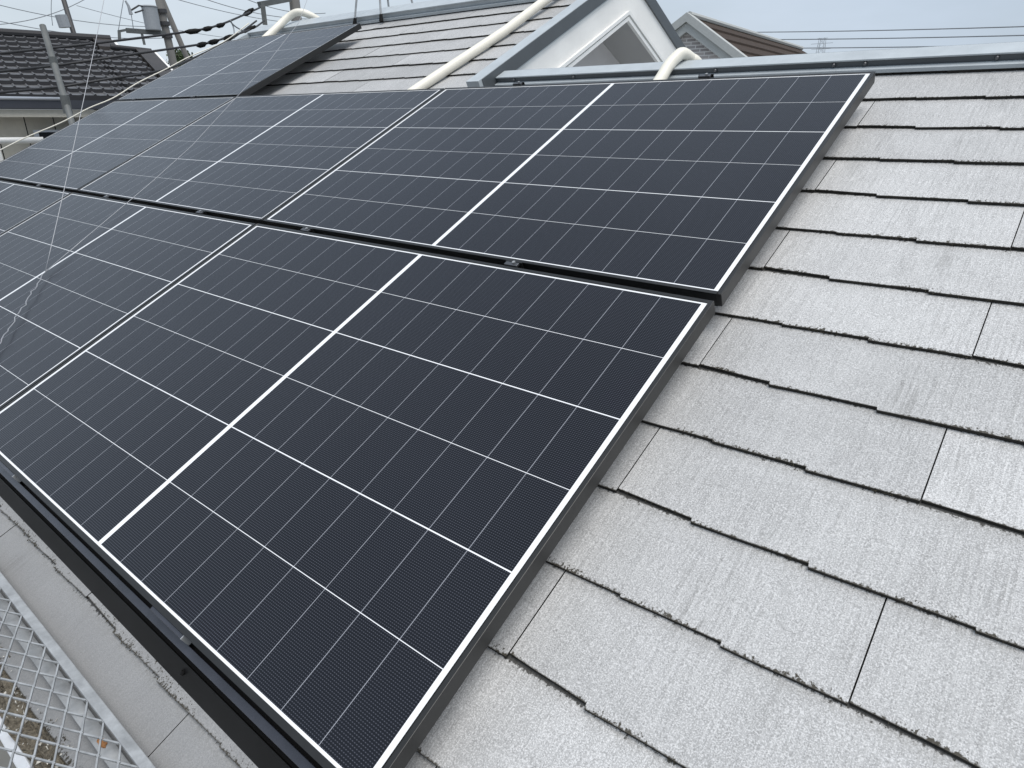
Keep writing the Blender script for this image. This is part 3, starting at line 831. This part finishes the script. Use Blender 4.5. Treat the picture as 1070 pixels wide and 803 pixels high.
wg = MB(); wbox(wg, swin + .05, swin + 1.05, -.16, -.146, -1.41, -.362); wg.build('pane', M['glass'], wf, off=lo_)
# balcony handrail of that house
hr = MB()
zb_ = -.44
hr.tube([LH(sl_, .35, zb_), LH(s_at(45, 147, .35, zb_), .35, zb_)], 0.035, 10)
hro = thing('balcony_rail', 'white balcony handrail in front of the beige wall', 'handrail', LH(0, .35, zb_ - 1.0)); ho = hro.location.copy()
hr.build('handrail', M['moulding'], hro, off=ho, smooth=True)
for i in range(8):
    b = MB(); ss = sl_ + .1 + i * .55
    b.bar(LH(ss, .35, zb_ - 1.0), LH(ss, .35, zb_ - .03), .03); b.build('baluster', M['moulding'], hro, off=ho)
b = MB(); wbox(b, sl_, s_ext - 1, -.33, .45, zb_ - 1.15, zb_ - 1.0); b.build('floor_slab', M['wall'], hro, off=ho)
# leaning galvanised pole in front of that house
pb, pt_ = at(75, 128, 8.4), at(44.5, 27, 8.9)
pole = thing('steel_pole', 'dull grey steel pole leaning across the dark tiled roof', 'pole', pb + Vector((0.3, -.2, GZ - pb.z)))
o_ = pole.location.copy(); o_low = pb + (pb - pt_).normalized() * 3.0
a = MB(); a.tube([o_low, pt_], 0.029, 12); a.build('shaft', M['galv_pole'], pole, off=o_, smooth=True)
j_ = pb.lerp(pt_, .20); a = MB(); a.tube([j_ - Vector((0, 0, .10)), j_ + Vector((0, 0, .07))], 0.042, 10); a.build('coupling', M['galv_pole'], pole, off=o_)
j_ = pb.lerp(pt_, .62); a = MB(); a.tube([j_ - Vector((0, 0, .05)), j_ + Vector((0, 0, .05))], 0.036, 10); a.build('coupling', M['galv_pole'], pole, off=o_)
a = MB(); a.tube([o_low, Vector((o_low.x, o_low.y, GZ))], 0.034, 10); a.build('base_post', M['galv_pole'], pole, off=o_)

# ------------------------------------------------------------------ utility poles and wires
def pole_thing(label, xt, yt, xb, yb, D, r, m, group='utility poles behind the roofs'):
    t0, b0 = at(xt, yt, D), at(xb, yb, D)
    dirn = (t0 - b0).normalized()
    bot = b0 - dirn * ((b0.z - GZ) / dirn.z)
    top_ = t0 + dirn * 1.5
    t = thing('utility_pole', label, 'utility pole', bot, group=group)
    a = MB(); a.tube([bot, top_], [r * 1.25, r * .85], 14); a.build('shaft', m, t, off=bot, smooth=True)
    return t, bot, dirn, D
pA, oA, dA, DA = pole_thing('dark slim utility pole rising behind the dark tiled roof', 66.5, 0, 75.5, 30, 26, 0.075, M['darkpole'])
a = MB(); q0, q1 = at(63.5, 16, 25.7), at(68, 29, 25.7); a.tube([q0, q1], 0.16, 10); a.build('junction_box', M['transformer'], pA, off=oA)
a = MB(); q0, q1 = at(68, 27, 25.8), at(74, 26, 26); a.bar(q0, q1, .05); a.build('bracket', M['darkpole'], pA, off=oA)
pB, oB, dB, DB = pole_thing('concrete utility pole carrying a grey drum transformer', 166, 0, 181, 66, 24, 0.115, M['concrete'])
a = MB(); q0, q1 = at(155.5, 6, 23.7), at(160.5, 32, 23.7); ax = (q0 - q1).normalized()
a.tube([q1, q1 + ax * .02, q0 - ax * .06, q0 - ax * .03, q0], [0.20, 0.205, 0.205, 0.225, 0.18], 18); tf = a.build('transformer', M['transformer'], pB, off=oB, smooth=False)
a = MB(); a.tube([at(150, 7, 23.6), at(145, 6, 23.5), at(141, 8.5, 23.4), at(137, 11, 23.4)], 0.022, 6); a.tube([at(150, 10.5, 23.6), at(146, 12, 23.5), at(141, 13.5, 23.4)], .02, 6); a.build('lead', M['darkpole'], tf, off=oB)
a = MB(); a.tube([at(131, 1, 23.4), at(134, 6, 23.4), at(137, 15.5, 23.4)], [0.025, 0.035, 0.055], 8); a.build('insulator', M['transformer'], pB, off=oB)
a = MB(); a.bar(at(124, 33, 23.5), at(132, 31.5, 23.6), .10, .06); a.bar(at(132, 32, 23.6), at(173, 35, 23.9), .10, .12); a.bar(at(148, 34, 23.7), at(151, 47, 23.7), .07); a.bar(at(124.5, 33, 23.5), at(125, 42, 23.5), .08); a.build('crossarm', M['galv_pole'], pB, off=oB)
for yy in (12, 25, 38):
    a = MB(); c_ = at(166 + yy * .227, yy, 24); a.tube([c_ - dB * .05, c_ + dB * .05], 0.15, 12); a.build('pole_band', M['darkpole'], pB, off=oB)
pC, oC, dC, DC = pole_thing('slanting brace pole leaning beside the transformer pole', 169.5, 0, 196, 62, 24.6, 0.085, M['concrete'])
pD, oD, dD, DD = pole_thing('thick concrete pole standing behind the high ridge with steel angle arm', 307.5, 0, 309.5, 18, 15, 0.11, M['concrete'])
a = MB(); a.bar(at(271, 5, 14.4), at(303, -1, 14.9), .09, .09); a.bar(at(274.5, 6, 14.4), at(277, 26, 14.4), .085); a.build('angle_arm', M['galv_pole'], pD, off=oD)
def wire(label, pix, r=0.012, m=None, group=None, name='overhead_wire'):
    P_ = [at(x, y, d_) for x, y, d_ in pix]
    return tube_thing(name, label, 'wire', smoothpath(P_, 6), r, m or M['cable'], 6, group)
CG = 'black service cables over the tiled house'
wire('upper black service cable crossing the dark tiles to the angle arm', [(-60, 62, 9), (0, 56, 9.3), (63, 49.5, 9.7), (112, 44, 10), (198, 33, 11), (230, 26, 11.8), (262, 12.5, 13), (272, 8, 14.3)], .014, group=CG)
wire('middle black service cable crossing the dark tiles toward the high ridge', [(-60, 82, 9), (0, 75, 9.3), (56, 69, 9.7), (131, 58, 10), (200, 48, 10.8), (222, 44, 11.5), (262, 31, 12.6), (276, 22, 14.3)], .014, group=CG)
wire('lower black service cable crossing the tiles just above the gutter', [(-60, 104, 9), (0, 97, 9.3), (62, 91, 9.7), (112, 83, 9.8), (168, 74, 10.4), (200, 62, 11.2), (240, 42, 12), (268, 22, 14)], .014, group=CG)
def sleeve(label, x0, y0, x1, y1, D, r):
    P_ = [at(x0, y0, D), at(x0 * .7 + x1 * .3, y0 * .7 + y1 * .3 + .6, D), at(x0 * .3 + x1 * .7, y0 * .3 + y1 * .7 + .6, D), at(x1, y1, D)]
    return tube_thing('cable_sleeve', label, 'cable sleeve', P_, [r * .25, r * .62, r * .62, r * .22], M['rubber'], 8, 'black sleeves on the service cables')
for lab, c in (('black cable sleeve on the upper cable right beside the brace pole', (193, 33.5, 210, 31.5, 10.9, .052)),
               ('black cable sleeve on the upper cable, second from the brace pole', (211, 31, 222, 28.5, 11.3, .05)),
               ('black cable sleeve on the upper cable just before the clamp', (225, 27.5, 235, 25, 11.7, .05)),
               ('long black cable sleeve hung under the angle arm', (254, 16, 265, 9, 13, .06)),
               ('black cable sleeve on the middle cable right beside the brace pole', (205, 48, 216, 45, 11, .055)),
               ('black cable sleeve on the middle cable above the panel corner', (217, 45, 229, 42, 11.4, .055)),
               ('black cable sleeve on the middle cable by the roof verge', (233, 41, 244, 37, 11.8, .055)),
               ('black cable sleeve on the middle cable nearest the high ridge', (255, 34, 267, 27, 12.6, .055))):
    sleeve(lab, *c)
FG = 'thin grey wires in the sky behind the poles'
for lab, a_, b_, s_ in (('thin wire high over the left roof sloping down to the right', (-40, -5, 30), (170, 28, 34), .25),
                        ('thin wire below the topmost one over the left roof', (-40, 13, 30), (170, 40, 34), .25),
                        ('thin wire rising to the right over the left roof', (-40, 26, 28), (98, -6, 30), .3),
                        ('thin wire from the transformer pole passing behind the angle arm', (160, -8, 30), (330, 26, 36), .2),
                        ('thin wire reaching the angle arm from the top of the photo', (200, -6, 28), (330, 20, 30), .2),
                        ('short thin wire above the angle arm', (245, -6, 28), (340, 14, 30), .2),
                        ('faint thin wire crossing behind the brace pole', (80, 6, 40), (260, 42, 44), .2)):
    tube_thing('overhead_wire', lab, 'wire', sag(at(*a_), at(*b_), s_), 0.013, M['wire'], 5, FG)
for lab, pix in (('hanging drop wire left of the dark utility pole', [(54, -8, 26), (53.5, 12, 26), (55, 27, 26)]), ('thin drop wire beside the transformer arm', [(129, 0, 23), (126, 18, 23), (123.5, 33, 23)]), ('thin drop wire under the grey insulator', [(137, 15, 23.4), (138.5, 24, 23.4), (139.5, 32, 23.5)]), ('looped drop wire by the angle arm', [(240, 22, 12.3), (246, 28, 12.3), (255, 33, 12.6)]), ('short tie wire between the two service cables', [(241, 22, 12.1), (244, 29, 12.2), (245, 37, 12)])):
    wire(lab, pix, .010, M['wire'], 'drop wires hanging from the cables')
for lab, ya_, yb_ in (('uppermost of the three power lines right of the brown roof', 35.0, 26), ('middle one of the three power lines right of the brown roof', 42.5, 35.5), ('lowest of the three power lines, just above the grey flashing', 51.3, 45.5)):
    tube_thing('power_line', lab, 'wire', sag(at(740, ya_ - 1, 34), at(1130, yb_, 26), 0.05), 0.017, M['wire'], 6, 'power lines over the right ridge')
# little green tree beyond the poles
tr = thing('tree', 'small dark green tree top peeking up behind the brace pole', 'tree', at(190, 62, 40) * 1.0)
bt = at(190, 62, 40); tr.location = (bt.x, bt.y, GZ); o_ = tr.location.copy()
a = MB(); a.tube([(bt.x, bt.y, GZ), (bt.x + .1, bt.y, bt.z - .6), (bt.x, bt.y, bt.z + .2)], [0.16, 0.09, 0.03], 8)
for q_ in range(7):
    an = q_ * .9; a.tube([(bt.x, bt.y, bt.z - 1.4 + q_ * .2), (bt.x + math.cos(an) * .7, bt.y + math.sin(an) * .7, bt.z - .8 + q_ * .2)], [.04, .012], 5)
a.build('trunk', M['bark'], tr, off=o_)
a = MB()
for _ in range(2600):
    r_ = random.Random(_)
    cc = Vector((r_.gauss(0, .22), r_.gauss(0, .22), r_.gauss(-.30, .28)))
    if cc.z > .55: continue
    c_ = bt + cc; n1 = Vector((r_.uniform(-1, 1), r_.uniform(-1, 1), r_.uniform(-1, 1))).normalized(); n2 = n1.orthogonal().normalized()
    a.face([c_ + n1 * .09, c_ + n2 * .05, c_ - n1 * .09, c_ - n2 * .05])
a.build('crown', M['leaf'], tr, off=o_)

# ------------------------------------------------------------------ neighbour house on the right: brick gable, brown roof
DR = 13.0
GA = at(718, 14.5, DR)                  # gable apex
AY = axis_from_vp(1085, 125.4)          # ridge direction
AX = Vector((AY.y, -AY.x, 0))
def RH(x, y, z): return GA + AX * x + AY * y + Vector((0, 0, z))
def on_gable(px_, py_):                 # a seen point on the gable face, as (x, z)
    r_ = ray(px_, py_); t_ = (GA - EYE).dot(AY) / r_.dot(AY); p_ = EYE + r_ * t_ - GA
    return p_.dot(AX), p_.z
xr, zr_ = on_gable(779, 61)
TR = -zr_ / xr
xl, zl_ = on_gable(697, 31)
TLs = min(0.9, max(0.35, zl_ / xl))
rh = thing('brick_house', 'house with a brown shingled roof and grey brick gable beyond the ridge', 'house', RH(0, 0, GZ - GA.z))
ro_ = rh.location.copy()
W_ = 3.4
rlen = 7.2
ov = 0.0
def roofslab(mb, sgn, T_, y0, y1, t0, t1, x0=0, x1=W_, mi=0):
    f_ = lambda x, y, dz_: RH(sgn * x, y, -x * T_ + dz_)
    mb.hexa([f_(x0, y0, t0), f_(x1, y0, t0), f_(x1, y1, t0), f_(x0, y1, t0), f_(x0, y0, t1), f_(x1, y0, t1), f_(x1, y1, t1), f_(x0, y1, t1)], mi)
rf = MB()
nrow = 12
for q_ in range(nrow):                  # lapped courses
    x0, x1 = q_ * W_ / nrow, (q_ + 1) * W_ / nrow
    f_ = lambda x, y, dz_: RH(x, y, -x * TR + dz_)
    rf.hexa([f_(x0, .16, -.10), f_(x1, .16, -.10), f_(x1, rlen, -.10), f_(x0, rlen, -.10), f_(x0, .16, -.035), f_(x1, .16, 0.0), f_(x1, rlen, 0.0), f_(x0, rlen, -.035)])
roofslab(rf, -1, TLs, .16, rlen, -.10, -.02)
rfo = rf.build('roof', M['browntile'], rh, off=ro_)
rg = MB(); rg.tube([RH(0, .1, .0), RH(0, rlen + .02, .0)], .05, 8); rg.build('ridge_tile', M['trim'], rfo, off=ro_)
tm = MB()
roofslab(tm, 1, TR, -.02, .159, -.12, .02); roofslab(tm, -1, TLs, -.02, .159, -.12, .02)
tm.build('barge_cap', M['trim'], rh, off=ro_)
tm2 = MB()
roofslab(tm2, 1, TR, .03, .10, -.27, -.125); roofslab(tm2, -1, TLs, .03, .10, -.27, -.125)
tm2.build('barge_board', M['trim'], rh, off=ro_)
bw = MB()
f_ = lambda x, z: RH(x, .14, z)
zlow = GZ - GA.z
pts = [(-W_ + .2, -(W_ - .2) * TLs - .25), (0, -.25), (W_ - .2, -(W_ - .2) * TR - .25), (W_ - .2, zlow), (-W_ + .2, zlow)]
bw.face([f_(*p) for p in pts], 0, [(p[0] + 20, p[1] + 20) for p in pts])
bw.face([RH(W_ - .2, .14, -(W_ - .2) * TR - .25), RH(W_ - .2, .14, zlow), RH(W_ - .2, rlen - .2, zlow), RH(W_ - .2, rlen - .2, -(W_ - .2) * TR - .25)], 0, [(0, 5), (0, 0), (7, 0), (7, 5)])
bw.build('wall', M['brick'], rh, off=ro_)

# ------------------------------------------------------------------ far lattice pylon
py_ = at(857, 57, 260)
pyl = thing('pylon', 'faint lattice power pylon far off beyond the grey flashing', 'pylon', (py_.x, py_.y, GZ)); o_ = pyl.location.copy()
htop = at(857, 40, 260).z
a = MB()
wb, wt_ = 2.6, .8
for sx in (-1, 1):
    for sy in (-1, 1):
        a.bar((py_.x + sx * wb, py_.y + sy * wb, GZ), (py_.x + sx * wt_, py_.y + sy * wt_, htop), .10)
for q_ in range(14):
    t_ = q_ / 14; t2 = (q_ + 1) / 14
    w1, w2 = wb + (wt_ - wb) * t_, wb + (wt_ - wb) * t2; z1, z2 = GZ + (htop - GZ) * t_, GZ + (htop - GZ) * t2
    for sy in (-1, 1):
        a.bar((py_.x - w1, py_.y + sy * w1, z1), (py_.x + w2, py_.y + sy * w2, z2), .06); a.bar((py_.x + w1, py_.y + sy * w1, z1), (py_.x - w2, py_.y + sy * w2, z2), .06)
a.build('tower', M['pylon'], pyl, off=o_)
a = MB()
for dz_, l_ in ((-.1, 1.6), (-1.6, 3.4), (-3.2, 3.0)):
    a.bar((py_.x - l_, py_.y, htop + dz_), (py_.x + l_, py_.y, htop + dz_), .10)
a.build('crossarm', M['pylon'], pyl, off=o_)
